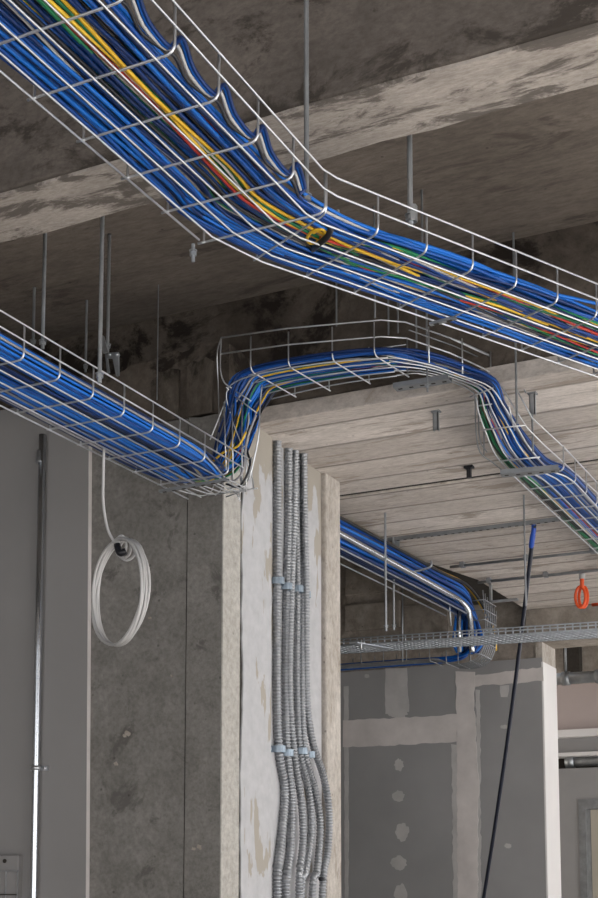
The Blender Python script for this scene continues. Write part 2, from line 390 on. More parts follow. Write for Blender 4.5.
# ------------------------------------------------------------------ wire trays
def U_profile(h_l, h_r, rad=.010):
    """(f, v): f = 0 left corner .. 1 right corner, v = height; a cross wire bent up at both sides"""
    return h_l, h_r, rad
def cross_wire(mb, L, R, up, hl, hr, r=.0019, rad=.012, lip=0.0):
    L, R, up = V(L), V(R), V(up).normalized(); e = (R - L).normalized(); path = []
    if hl: path += [L + up * hl]
    for k in range(5):
        an = math.pi / 2 * k / 4; rl = .003 if lip else rad
        if hl: path.append(L + e * rl * (1 - math.cos(an)) + up * rl * (1 - math.sin(an)))
    if not hl: path.append(L - e * .004)
    if hr:
        for k in range(5):
            an = math.pi / 2 * k / 4
            path.append(R - e * rad * (1 - math.sin(an)) + up * rad * (1 - math.cos(an)))
        path += [R + up * hr]
    else: path.append(R + e * .004)
    mb.tube(path, r, 6)
    if lip: mb.tube([L - e * lip, L + e * .004], r, 6)
def lay_cable(name, path, r, m, label, cat, group):
    return tag(MB().tube(path, r, 6).build(name, m), label, cat, group)

Z1 = 2.6
K = V((-.80, 1.716, Z1)); DC = V((math.sin(math.radians(26.8)), math.cos(math.radians(26.8)), 0)); RC = V((DC.y, -DC.x, 0)); UP = V((0, 0, 1))
tray1 = empty('wire_mesh_cable_tray', (-.9, 1.7, Z1), 'highest wire mesh cable tray, crossing the top of the picture with one bend', 'cable tray', 'wire mesh cable trays')
S_END = 1.9
w1 = [-.211, -.188, -.152, -.116, -.080, -.025]; w2 = [None, -.182, -.155, -.121, -.080, -.024]
def p1(u, y, v=0): return V((-.80 + u, y, Z1 + v))
def p2(u, s, v=0): return K + RC * u + DC * s + UP * v
ri = .0018
for a_, b_ in zip(w1, w2):
    path = [p1(a_, y) - UP * .003 for y in (.25, .7, 1.2, 1.70)]
    if b_ is not None: path += [p2(b_, s) - UP * .003 for s in (.012, .4, .8, 1.3, S_END)]
    MB().tube(path, ri, 6).build('longitudinal_wire', M['zinc'], tray1)
for v in (.032, .061):
    MB().tube([p1(.003, .25, v), p1(.003, 1.70, v), p2(.003, .02, v), p2(.003, S_END, v)], ri, 6).build('longitudinal_wire', M['zinc'], tray1)
    MB().tube([p1(-.214, .25, v), p1(-.214, 1.715, v)], ri, 6).build('longitudinal_wire', M['zinc'], tray1)
    MB().tube([p2(-.185, .0, v), p2(-.185, S_END, v)], ri, 6).build('longitudinal_wire', M['zinc'], tray1)
for k in range(-9, 5):
    mb = MB(); y = 1.283 + .108 * k; cross_wire(mb, p1(-.211, y), p1(0, y), UP, .062, .064, lip=.011); mb.build('cross_wire', M['zinc'], tray1)
for k in range(0, 19):
    mb = MB(); s = .002 + .1025 * k; cross_wire(mb, p2(-.182, s), p2(0, s), UP, .062, .064, lip=.009); mb.build('cross_wire', M['zinc'], tray1)

# cables lying in the top tray
def cables1():
    g = {'blue': ('blue data cable lying in the highest tray', 'blue cables in the top tray'),
         'deep_blue': ('blue data cable lying in the highest tray', 'blue cables in the top tray'),
         'yellow': ('yellow cable running along the middle of the highest tray', 'yellow cables in the top tray'),
         'green': ('green cable beside the yellow ones in the highest tray', 'green cables in the top tray'),
         'red': ('red cable beside the yellow ones in the highest tray', 'red cables in the top tray'),
         'white_j': ('thin white cable among blue ones in the highest tray', 'white cables in the top tray'),
         'grey_j': ('thin grey cable among blue ones in the highest tray', 'grey cables in the top tray'),
         'black_j': ('black cable among blue ones in the highest tray', 'black cables in the top tray')}
    R = random.Random(11)
    spec = []
    def row(u0, u1, n, layer, cols):
        for i in range(n): spec.append((u0 + (u1 - u0) * (i + .5) / n + R.uniform(-.002, .002), layer, R.choice(cols)))
    B, D = 'blue', 'deep_blue'
    row(-.205, -.150, 8, 0, [B, B, D, B]); row(-.150, -.118, 4, 0, [B, D, 'black_j', D]); row(-.118, -.096, 3, 0, [D, 'black_j', D, 'white_j'])
    spec += [(-.097, 0, 'green'), (-.091, 0, 'red'), (-.0855, 0, 'yellow'), (-.079, 0, 'green'), (-.0725, 0, 'yellow'), (-.0665, 0, 'deep_blue'), (-.0935, 1, 'green'), (-.076, 1, 'red'), (-.083, 1, 'green')]
    row(-.061, -.028, 6, 0, [B, D, B])
    row(-.205, -.03, 22, 1, [B, D, D, 'black_j', B]); row(-.19, -.05, 14, 2, [D, B, D, 'black_j']); row(-.10, -.03, 5, 3, [B, D])
    for c, n_ in (('yellow', 3), ('green', 7), ('white_j', 5), ('red', 1), ('grey_j', 4)):
        for _ in range(n_): spec.append((R.uniform(-.14, -.045), R.uniform(.5, 1.7), c))
    thin = len(spec) - 20
    for n_s, (u, lay, c) in enumerate(spec):
        r = .0021 if n_s >= thin else .0031 if c in ('blue', 'deep_blue') else (.0029 if c in ('yellow', 'green', 'red') else .0026)
        v0 = .0055 + lay * .0066
        A = []
        for y in (.25, .55, .85, 1.1, 1.35, 1.55):
            A.append(p1(max(-.206, min(-.012, u + R.uniform(-.0075, .0075))), y, v0 + R.uniform(0, .006)))
        # through the bend the bundle crosses over, then spreads out
        u2 = -.178 + (u + .205) / .178 * .150
        if c in ('yellow', 'green', 'red', 'white_j'): u2 = R.uniform(-.125, -.045)
        u2 += R.uniform(-.012, .012); u2 = max(-.18, min(-.012, u2))
        v2 = .006 + (lay * .0066 if n_s < thin else R.uniform(0, .003)); colr = c not in (B, D, 'black_j'); hi_ = -.042 if colr else -.010
        A.append(p1(u + R.uniform(-.004, .004), 1.66 + R.uniform(-.01, .01), v0 + .002))
        mid = K + RC * (.5 * (u + u2)) + DC * .06; mid.z = Z1 + max(v0, v2) + .003; A.append(mid)
        q = u2
        for s in (.17, .33, .5, .7, .9, 1.1, 1.4, S_END):
            q += R.uniform(-.017, .017); q = max(-.180, min(hi_, q))
            A.append(p2(q, s, v2 + R.uniform(0, .006) + (.022 * max(0, (q + .06) / .06) * min(1, s / .3) if lay and not colr else 0)))
        lay_cable('data_cable', catmull(A, 4), r, M[c], g[c][0], 'cable', g[c][1])
    # two cables looped loosely between the side wires on the right
    for c, amp, du, r in (('white_j', .022, -.012, .0026), ('blue', .030, -.008, .0031), ('deep_blue', .030, -.005, .0031), ('black_j', .008, -.015, .0026)):
        A = []
        for k in range(-7, 4):
            y = 1.283 + .108 * k
            A.append(p1(du - .002, y, .010)); A.append(p1(du - .003, y + .030, .010 + amp)); A.append(p1(du - .012, y + .074, .010 + amp * .55))
        A.append(p1(-.025, 1.69, .014))
        for s in (.14, .4, .8, 1.3, S_END): A.append(p2(-.045 - R.uniform(0, .08) * min(1, s), s, .026))
        lab = {'white_j': 'white cable waving between the right side wires of the highest tray', 'blue': 'blue cable waving between the right side wires of the highest tray',
               'deep_blue': 'blue cable waving between the right side wires of the highest tray', 'black_j': 'black cable waving between the right side wires of the highest tray'}[c]
        lay_cable('data_cable', catmull(A, 4), r, M[c], lab, 'cable', 'waving blue cables' if 'blue' in c else None)
    # the loop of slack yellow cable under a black strap at the bend
    for j in range(3):
        pts = [at_z(316 + 9 * math.cos(a_) + j * 1.5, 236 + (6.5 - j) * math.sin(a_) - 3 * math.cos(a_), Z1 + .006 + .004 * j) for a_ in [2 * math.pi * k / 20 for k in range(20)]]
        tag(MB().tube(pts, .0027, 6, closed=True).build('slack_cable_loop', M['yellow']), 'small loop of slack yellow cable at the bend of the highest tray', 'cable', 'slack yellow loops')
    pts = [at_z(*p, z) for p, z in (((333, 218), Z1 + .026), ((331, 229), Z1 + .008), ((326, 238), Z1 + .001), ((318, 245), Z1 + .001), ((312, 250), Z1 + .012))]
    tag(MB().tube(catmull(pts, 5), .0052, 6).build('cable_strap', M['black_j']), 'black strap tying the slack yellow loop at the bend of the top tray', 'strap')
cables1()

# ------------------------------------------------------------------ left tray, riser, cross run, drop and right tray carry one long bundle
Z2, Z3 = 2.52, 2.64
st = []   # stations: left bottom, right bottom
for y in (.6, 1.1, 1.5, 1.85, 2.2, 2.45): st.append((V((-1.626, y, Z2)), V((-1.438, y, Z2))))
N_T2 = len(st)
st += [(V((-1.622, 2.60, 2.527)), V((-1.455, 2.60, 2.524))), (at_y(240, 470, 2.72), at_y(210, 457, 2.68)), (at_y(258, 432, 2.77), at_y(224, 421, 2.67)),
       (at_y(266, 405, 2.815), at_y(237, 385, 2.665)), (V((-1.43, 2.832, 2.806)), V((-1.43, 2.665, 2.800)))]
N_R = len(st)
st += [(V((-1.28, 2.836, 2.808)), V((-1.27, 2.675, 2.803))), (V((-1.14, 2.850, 2.808)), V((-1.11, 2.715, 2.803)))]
N_A = len(st)
for (a, za), (b, zb) in ((((418, 372), 2.83), ((430, 363), 2.80)), (((448, 379), 2.825), ((462, 374), 2.795)), (((474, 392), 2.785), ((491, 386), 2.775)),
                        (((478, 412), 2.738), ((505, 407), 2.742)), (((485, 432), 2.698), ((518, 428), 2.702)), (((494, 453), 2.665), ((530, 447), 2.668)),
                        (((509, 471), 2.645), ((549, 468), 2.645))):
    st.append((at_z(*a, za), at_z(*b, zb)))
N_D = len(st)
for y in (3.32, 3.6, 4.0, 4.5, 5.3): st.append((V((-.972, y, Z3)), V((-.842, y, Z3))))
def ups():
    out = []
    for i in range(len(st)):
        t = (st[min(i + 1, len(st) - 1)][0] + st[min(i + 1, len(st) - 1)][1] - st[max(i - 1, 0)][0] - st[max(i - 1, 0)][1])
        e = st[i][1] - st[i][0]; u = e.cross(t).normalized()
        out.append(u)
    return out
UPS = ups()
def along(f, v, i0=0, i1=None):
    i1 = len(st) if i1 is None else i1
    return [st[i][0].lerp(st[i][1], f) + UPS[i] * v for i in range(i0, i1)]

tray2 = empty('wire_mesh_cable_tray', (-1.53, 2.0, Z2), 'lower left wire mesh tray full of blue cables, ending before the column', 'cable tray', 'wire mesh cable trays')
for f in (0.0, .20, .43, .64, .85):
    MB().tube([V((-1.618 + .180 * f, y, Z2 - .003)) for y in (.6, 1.2, 2.0, 2.68)], ri, 6).build('longitudinal_wire', M['zinc'], tray2)
for x in (-1.621, -1.435):
    for v in (.033, .062):
        MB().tube([V((x, y, Z2 + v)) for y in (.6, 1.4, 2.2, 2.60 + (v * .8 if x > -1.5 else .08))], ri, 6).build('longitudinal_wire', M['zinc'], tray2)
for k in range(-11, 8):
    y = 1.813 + .1062 * k
    mb = MB(); cross_wire(mb, (-1.618, y, Z2), (-1.438, y, Z2), UP, .063, .063, lip=.009); mb.build('cross_wire', M['zinc'], tray2)

# riser and cross run
tray3 = empty('wire_mesh_cable_tray', (-1.3, 2.75, 2.8), 'wire mesh tray climbing and crossing in front of the dark beam, above the conduits', 'cable tray', 'wire mesh cable trays')
rise = [(V((-1.622, 2.60, 2.527)), V((-1.445, 2.60, 2.524))), (V((-1.62, 2.78, 2.56)), V((-1.46, 2.74, 2.545))), (V((-1.62, 2.83, 2.66)), V((-1.475, 2.70, 2.64))),
        (V((-1.60, 2.835, 2.74)), V((-1.50, 2.675, 2.72))), (V((-1.54, 2.835, 2.79)), V((-1.50, 2.655, 2.775))), (V((-1.43, 2.835, 2.803)), V((-1.43, 2.655, 2.797)))]
rest = [(st[i][0], st[i][1]) for i in range(N_R, N_A)]
chain = rise + rest
for f in (0, .22, .45, .68, .92):
    MB().tube(catmull([a.lerp(b, f) - UP * .004 for a, b in chain], 5), .0017, 5).build('longitudinal_wire', M['zinc'], tray3)
# near-side rails with their squared left end, and far-side rails
RAILN = [V((-1.512, 2.650, 0)), V((-1.34, 2.663, 0)), V((-1.12, 2.705, 0)), V((-1.098, 2.715, 0))]
for z in (2.893, 2.853):
    pth = [V((p.x, p.y, z - .010 * (p.x + 1.512) / .4)) for p in RAILN[:3]] + [at_z(405, 322, 2.885) if z > 2.87 else at_z(406, 338, 2.845)]
    MB().tube(pth, .0019, 6).build('longitudinal_wire', M['zinc'], tray3)
    MB().tube([V((-1.50, 2.838, z)), V((-1.12, 2.862, z - .01))], .0019, 6).build('longitudinal_wire', M['zinc'], tray3)
MB().tube(catmull([V((-1.512, 2.65, 2.893)), V((-1.540, 2.68, 2.87)), V((-1.548, 2.70, 2.80)), V((-1.545, 2.70, 2.70)), V((-1.540, 2.68, 2.62))], 5), .0017, 6).build('longitudinal_wire', M['zinc'], tray3)
MB().tube(catmull([at_y(262, 385, 2.70), at_y(260, 405, 2.70), at_y(259, 432, 2.70), at_y(255, 455, 2.71), at_y(249, 478, 2.72), at_y(240, 490, 2.74)], 5), .0019, 6).build('longitudinal_wire', M['zinc'], tray3)
MB().tube(catmull([at_y(236, 375, 2.69), at_y(226, 400, 2.69), at_y(214, 430, 2.69), at_y(210, 440, 2.69)], 5), .0019, 6).build('longitudinal_wire', M['zinc'], tray3)
MB().tube(catmull([V((-1.512, 2.65, 2.893)), V((-1.514, 2.65, 2.82)), V((-1.507, 2.655, 2.785)), V((-1.49, 2.662, 2.768))], 5), .0019, 6).build('cross_wire', M['zinc'], tray3)
for x in (-1.437, -1.343, -1.236, -1.136):
    yn = 2.65 + (x + 1.512) * .135; mb = MB()
    cross_wire(mb, (x + .025, 2.846, 2.797), (x, yn, 2.80), UP, .09, .088 - .010 * (x + 1.5) / .4, .0019, .014, lip=.006); mb.build('cross_wire', M['zinc'], tray3)
for i in (1, 2, 3, 4):
    a, b = rise[i]; mb = MB(); MB_p = [a - UP * .006, a.lerp(b, .5) - UP * .007, b - UP * .006]
    mb.tube(MB_p, .0018, 6).build('cross_wire', M['zinc'], tray3)
for (x0, y0), (x1, y1), Yd in (((231, 388), (251, 401), 2.68), ((229, 392), (257, 413), 2.68)):
    MB().tube([at_y(x0, y0, Yd), at_y(x1, y1, Yd)], .0018, 6).build('cross_wire', M['zinc'], tray3)
# vertical cage wires of the riser
for px0, py0, px1, py1, Yd in ((203, 450, 203, 466, 2.60), (224, 402, 226, 470, 2.66), (232, 395, 233, 480, 2.68), (242, 405, 242, 488, 2.70), (247, 430, 246, 492, 2.71)):
    MB().tube([at_y(px0, py0, Yd), at_y(px1, py1, Yd)], .0017, 6).build('cross_wire', M['zinc'], tray3)
# end basket at the foot of the riser
for pts in ([(252, 457), (246, 484), (228, 489), (222, 484)], [(241, 467), (241, 488), (239, 497)], [(222, 493), (236, 492), (240, 501)], [(250, 470), (243, 491), (226, 497)]):
    MB().tube([at_y(x, y, 2.76) for x, y in pts], .0018, 6).build('longitudinal_wire', M['zinc'], tray3)

# corner section, drop and right tray
tray4 = empty('wire_mesh_cable_tray', (-.9, 3.4, Z3), 'wire mesh tray dropping below the boarded soffit at the right edge', 'cable tray', 'wire mesh cable trays')
i0 = N_A - 1
for f in (.03, .27, .52, .77, 1.0):
    MB().tube(catmull([p - UPS[i0 + j] * .004 for j, p in enumerate(along(f, 0, i0))], 5), .0019, 6).build('longitudinal_wire', M['zinc'], tray4)
rz = [((405, 322), 2.885), ((450, 338), 2.885), ((492, 357), 2.875), ((503, 364), 2.865), ((517, 390), 2.79), ((532, 418), 2.705), ((566, 449.5), 2.703)]
rz2 = [((406, 338), 2.845), ((450, 353), 2.842), ((485, 369), 2.835), ((497, 378), 2.825), ((512, 404), 2.75), ((527, 428), 2.69), ((545, 446), 2.677)]
for L, v in ((rz, .064), (rz2, .034)):
    path = [at_z(*p, z) for p, z in L] + [V((-.839, y, Z3 + v)) for y in (3.6, 4.2, 5.3)]
    MB().tube(path, .0020, 6).build('longitudinal_wire', M['zinc'], tray4)
for dx, dy in ((9, 3), (4, 8)):
    path = [at_z(p[0] + dx, p[1] + dy, z) for p, z in rz[:5]]
    MB().tube(path, .0016, 6).build('longitudinal_wire', M['dull_steel'], tray4)
for px, py0, py1 in ((429, 330, 363), (462.5, 344, 374), (491, 357, 386)):
    a, b = at_z(px, py1, 2.797), at_z(px, py0, 2.885); b.x, b.y = a.x, a.y
    MB().tube([a, b], .0020, 6).build('cross_wire', M['zinc'], tray4)
for (x0, y0), (x1, y1), zz in (((470, 397), (493, 388), 2.772), ((482, 430), (526, 425), 2.694), ((500, 461), (540, 457), 2.65), ((509, 407), (516, 437), 2.70), ((477, 406), (492, 404), 2.75)):
    MB().tube([at_z(x0, y0, zz), at_z(x1, y1, zz)], .0019, 6).build('cross_wire', M['zinc'], tray4)
for pts in ([(475, 395), (476, 430), (480, 452), (492, 462), (507, 474)], [(478, 408), (480, 440), (487, 452)], [(484, 432), (484, 455)]):
    MB().tube(catmull([at_z(x, y, 2.775 - (y - 395) * .0017) for x, y in pts], 4), .0019, 6).build('longitudinal_wire', M['dull_steel'], tray4)
for v in (.034, .064):
    MB().tube([V((-.975, y, Z3 + v)) for y in (3.25, 3.8, 4.5, 5.3)], .0019, 6).build('longitudinal_wire', M['zinc'], tray4)
for k in range(0, 18):
    y = 3.245 + .118 * k; mb = MB(); cross_wire(mb, (-.980, y, Z3), (-.842, y, Z3), UP, .03, .066, .002); mb.build('cross_wire', M['zinc'], tray4)

def cables2():
    R = random.Random(23)
    g = {'blue': ('blue data cable of the long bundle in the lower tray', 'blue cables of the lower bundle'), 'deep_blue': ('blue data cable of the long bundle in the lower tray', 'blue cables of the lower bundle'),
         'yellow': ('yellow cable of the long bundle in the lower tray', 'yellow cables of the lower bundle'), 'green': ('green cable of the long bundle in the lower tray', 'green cables of the lower bundle'),
         'white_j': ('white cable of the long bundle in the lower tray', 'white cables of the lower bundle'), 'grey_j': ('grey cable of the long bundle in the lower tray', 'grey cables of the lower bundle'),
         'black_j': ('black cable of the long bundle in the lower tray', 'black cables of the lower bundle'), 'red': ('red cable of the long bundle in the lower tray', 'red cables of the lower bundle')}
    B, D = 'blue', 'deep_blue'
    spec = []
    for lay, n in ((0, 26), (1, 25), (2, 20), (3, 12)):
        for i in range(n):
            f = (i + .5) / n
            c = R.choice([B, B, D, B, D, B])
            if lay == 0 and R.random() < .10: c = 'grey_j'
            if lay == 1 and R.random() < .16: c = R.choice(['black_j', D, 'grey_j'])
            spec.append((.05 + .90 * f if lay < 3 else .45 + .5 * f, lay, c))
    spec += [(f, 1.4, c) for f, c in ((.1, 'green'), (.16, 'green'), (.3, 'green'), (.2, 'yellow'), (.42, 'yellow'), (.36, 'white_j'), (.25, 'red'), (.5, 'white_j'), (.6, 'green'), (.33, 'yellow'), (.15, 'black_j'), (.55, 'black_j'), (.7, 'yellow'), (.8, 'green'), (.4, 'green'), (.65, 'white_j'))]
    for f, lay, c in spec:
        colr = c not in (B, D)
        r = .0029 if not colr else .0025
        A = []; ff = f
        # in the cross run the colours sit at the bottom where they show
        f2 = R.uniform(.05, .95)
        if colr and c != 'grey_j' and c != 'black_j': f2 = R.uniform(.15, .8)
        f3 = {'green': R.uniform(.0, .35), 'yellow': R.uniform(.2, .75), 'white_j': R.uniform(.2, .5), 'black_j': R.uniform(0, .2), 'red': R.uniform(.25, .4)}.get(c, R.uniform(.25, .98))
        for i, (L, Rr) in enumerate(st):
            w = 1 if i < N_T2 else 0
            t = min(1, max(0, (i - N_T2 + 1) / 4)); t2 = min(1, max(0, (i - N_A + 1) / 3))
            fi = f * (1 - t) + f2 * t; fi = fi * (1 - t2) + f3 * t2
            fi += R.uniform(-.035, .035); fi = max(.04, min(.96, fi))
            ll = lay if i < N_T2 or not colr else R.uniform(-.2, .4)
            v = .006 + ll * (.0062 if i < N_T2 + 1 else (.0043 if i < N_A else .006)) + R.uniform(0, .003)
            if i < N_T2 and fi > .6 and lay >= 1: v += .010 * (fi - .6) / .4
            if N_T2 < i < N_R - 1: v += R.uniform(-.016, .016)
            A.append(L.lerp(Rr, fi) + UPS[i] * v)
        lay_cable('data_cable', catmull(A, 5), r, M[c], g[c][0], 'cable', g[c][1])
cables2()
# black and blue stray cables at the foot of the riser
for i, (pts, m, lab) in enumerate((([(226, 484), (240, 486), (250, 465), (246, 445), (250, 425)], 'black_j', 'loose black cable curling up at the foot of the riser'),
                                  ([(214, 470), (232, 481), (243, 470), (247, 440), (256, 415)], 'grey_j', 'loose grey cable curling up at the foot of the riser'),
                                  ([(203, 468), (212, 462), (224, 452), (238, 446), (246, 432)], 'yellow', 'yellow cable crossing the foot of the riser'))):
    tag(MB().tube(catmull([at_y(x, y, 2.70 - .01 * i) for x, y in pts], 6), .0028, 6).build('data_cable', M[m]), lab, 'cable')

# support channels below the trays
def channel(a, b, w, h, label, name='support_channel', m='steel'):
    """slotted C channel from a to b"""
    a, b = V(a), V(b); root = empty(name, a.lerp(b, .5), label, 'channel')
    e = (b - a).normalized(); s = e.cross(UP).normalized()
    mb = MB(); t = .002
    for off, hw, z0, z1 in ((0, w / 2, -t, 0), (w / 2 - t / 2, t / 2, 0, h), (-w / 2 + t / 2, t / 2, 0, h)):
        P = [a + s * (off - hw) + UP * z0, a + s * (off + hw) + UP * z0, a + s * (off + hw) + UP * z1, a + s * (off - hw) + UP * z1]
        mb.prism(P, b - a)
    rl_ = mb.build('rail', M[m], root)
    n = int((b - a).length / .025); sl = MB()
    for k in range(n):
        p = a + e * ((k + .5) * (b - a).length / n)
        sl.prism([p - e * .005 - s * .003 - UP * (t + .0006), p + e * .005 - s * .003 - UP * (t + .0006), p + e * .005 + s * .003 - UP * (t + .0006), p - e * .005 + s * .003 - UP * (t + .0006)], (0, 0, .001))
    sl.build('slots', M['black_gap'], rl_)
    return root
channel(at_z(501, 475, 2.628), at_z(559, 470, 2.628), .03, .010, 'steel support channel under the bottom of the dropping tray', m='dull_steel')
channel(at_z(395, 389, 2.785), at_z(450, 380, 2.785), .03, .010, 'steel support channel under the corner of the crossing tray', m='dull_steel')
channel(at_z(430, 324.5, 2.588), at_z(456, 318, 2.588), .008, .003, 'small steel channel under the far edge of the top tray', m='dull_steel')
channel(at_z(160, 492, 2.508), at_z(228, 480, 2.508), .012, .004, 'steel support channel under the end of the left tray', m='dull_steel')
channel((-1.732, 4.235, 2.790), (-1.10, 4.235, 2.790), .016, .010, 'long steel channel fixed to the boarded soffit', m='dull_steel')

# ------------------------------------------------------------------ rods hanging from the slabs
def rod(px, y_top, y_bot, Y, label, r=.0035, m='steel', z_top=None, nuts=True, plate=False):
    a, b = at_y(px, y_bot, Y), at_y(px, y_top, Y)
    zt_ = b.z if z_top is None else z_top + .004
    root = empty('threaded_rod', (a.x, a.y, a.z), label, 'rod', 'hanger rods')
    n_ = max(10, int((zt_ - a.z) / .006)); n_ = min(n_, 140)
    MB().tube([V((a.x, a.y, a.z + (zt_ - a.z) * k / n_)) for k in range(n_ + 1)], [r * (1.0 if k % 2 else .94) for k in range(n_ + 1)], 8, smooth=False).build('shank', M[m], root)
    if nuts:
        nt_ = MB().tube([V((a.x, a.y, a.z + .010)), V((a.x, a.y, a.z + .016))], r * 1.7, 6, smooth=False).build('nut', M['steel'], root)
        mb = MB(); mb.tube([V((a.x, a.y, a.z + .018)), V((a.x, a.y, a.z + .0192))], r * 2.0, 12, smooth=False).build('washer', M['steel'], nt_)
    if plate: MB().tube([V((a.x, a.y, zt_ - .004)), V((a.x, a.y, zt_))], r * 1.7, 6, smooth=False).build('anchor', M['dull_steel'], root)
    return root
r1 = rod(306.5, 0, 207, 1.705, 'thick steel rod left of centre at the top edge, beside the top tray bend', .0042, 'dull_steel', 3.4)
r2 = rod(410.5, 137, 226, 1.925, 'bright steel rod dropping below the whitewashed beam to the top tray', .0048, 'steel', 3.16)
a = at_y(412.5, 222, 1.925)
MB().tube([V((a.x, a.y, a.z + .0)), V((a.x, a.y, a.z + .028))], .0085, 6, smooth=False).build('coupling_nut', M['steel'], r2)
rod(422.5, 190, 262, at_z(422.5, 190, 3.16).y, 'short dark rod right of the bright rod above the top tray', .003, 'dull_steel', 3.16, False, True)
rod(338, 210, 222, 1.93, 'tiny bolt end standing behind the top tray just right of its bend', .003, 'dull_steel', None, False)
rod(193, 244, 262, at_z(195, 245, 2.59).y, 'short threaded end under the left corner of the top tray bend', .0032, 'dull_steel')
rod(42.5, 200, 349, 2.18, 'rod left of the concrete wall edge, taller of the leftmost two', .0042, 'dull_steel', 3.16)
rod(33, 288, 347, at_z(33, 288, 3.16).y, 'leftmost short rod above the left tray', .0042, 'dull_steel', 3.16, True, True)
rod(99.5, 205, 383, 2.00, 'tall bright rod in front of the grey bracket above the left tray', .0042, 'steel', 3.16)
rod(107.5, 235, 352, at_z(107.5, 235, 3.16).y, 'rod just right of the tall bright rod, ending at the grey bracket', .0042, 'steel', 3.16, True, True)
rod(85.5, 335, 372, 2.82, 'short faint rod just left of the tall bright rod', .0035, 'dull_steel', 3.16)
rod(157, 338, 400, 2.825, 'thin faint rod on the dark wall right of the grey bracket', .0016, 'dull_steel', 3.16, False)
for px, yt, yb, Y, lab in ((336.5, 260, 326, 2.93, 'first rod from the left above the crossing tray'), (375, 270, 318, 2.70, 'rod at the near corner of the crossing tray, second from the left'),
                           (388.5, 270, 335, 2.93, 'third rod from the left above the crossing tray'), (398, 275, 333, 2.94, 'fourth rod from the left above the crossing tray'),
                           (416.5, 290, 348, 2.95, 'fifth rod from the left above the crossing tray'), (427.5, 290, 392, 2.86, 'rod through the channel under the crossing tray corner')):
    rod(px, yt, yb, Y, lab, .0026, 'dull_steel', 3.16, px in (427.5,))
rod(517, 330, 424, 2.965, 'rod hanging into the dropping tray at the right', .003, 'dull_steel', 3.16, False)
rod(533, 410, 452, at_z(532.5, 393, 2.80).y, 'short rod below the stub at the dropping tray', .0028, 'dull_steel', 2.80, False)
rod(575, 448, 478, 3.75, 'short bolt below the soffit at the right tray, left one', .0035, 'dull_steel', 2.80, False)
rod(585.5, 452, 470, 3.75, 'short bolt below the soffit at the right tray, right one', .0035, 'dull_steel', 2.80, False)
p = at_z(526, 495, 2.80); rod(526, 495, 606, p.y, 'thin rod hanging from the boarded soffit beside the black cable', .0032, 'dull_steel', 2.80, False, True)
p = at_z(385, 513, 2.80); ra = rod(386, 513, 631, p.y, 'left rod of the pair carrying the flat mesh tray', .0042, 'steel', 2.80)
p = at_z(393.5, 537, 2.80); rod(394, 537, 630, p.y, 'right rod of the pair carrying the flat mesh tray', .0042, 'steel', 2.80)
# stubs of channel on the soffit
for px, py, pb, lab in ((436, 411, 431, 'short channel stub on the soffit below the crossing tray'), (532.5, 393, 415, 'short channel stub on the soffit beside the dropping tray')):
    p = at_z(px, py, 2.80); q = at_y(px, pb, p.y); root = empty('soffit_stub', p, lab, 'stub')
    mb = MB(); mb.box((p.x - .007, p.y - .006, q.z), (p.x + .007, p.y - .004, 2.798)).box((p.x - .007, p.y - .006, q.z), (p.x - .005, p.y + .006, 2.798)).box((p.x + .005, p.y - .006, q.z), (p.x + .007, p.y + .006, 2.798))
    mb.build('channel', M['steel'], root)
    MB().box((p.x - .011, p.y - .009, 2.796), (p.x + .011, p.y + .009, 2.80)).build('base_plate', M['dull_steel'], root)
p = at_z(469, 466, 2.80); q = at_y(469, 478, p.y)
tag(MB().box((p.x - .006, p.y - .006, q.z), (p.x + .006, p.y + .006, 2.80)).box((p.x - .013, p.y - .010, 2.793), (p.x + .013, p.y + .010, 2.80)).build('soffit_stub', M['black_j']), 'small black stub hanging at the open joint of the soffit', 'stub')
# thin conduits along the soffit
for (x0, y0), (x1, y1), rr, lab in (((450, 567), (720, 537), .009, 'thin conduit along the soffit, nearer one'), ((478, 582.5), (720, 562), .010, 'thin conduit along the soffit holding the orange loop')):
    a, b = at_z(x0, y0, 2.787), at_z(x1, y1, 2.787); b.y = a.y
    root = empty('soffit_conduit', a, lab, 'conduit')
    MB().tube([a, a.lerp(b, .5), b], rr * .6, 8).build('tube', M['dull_steel'], root)
    for t in (.05, .3, .55, .8):
        c = a.lerp(b, t); MB().box((c.x - .008, c.y - .014, c.z - .007), (c.x + .008, c.y + .014, 2.80)).build('saddle', M['dull_steel'], root)

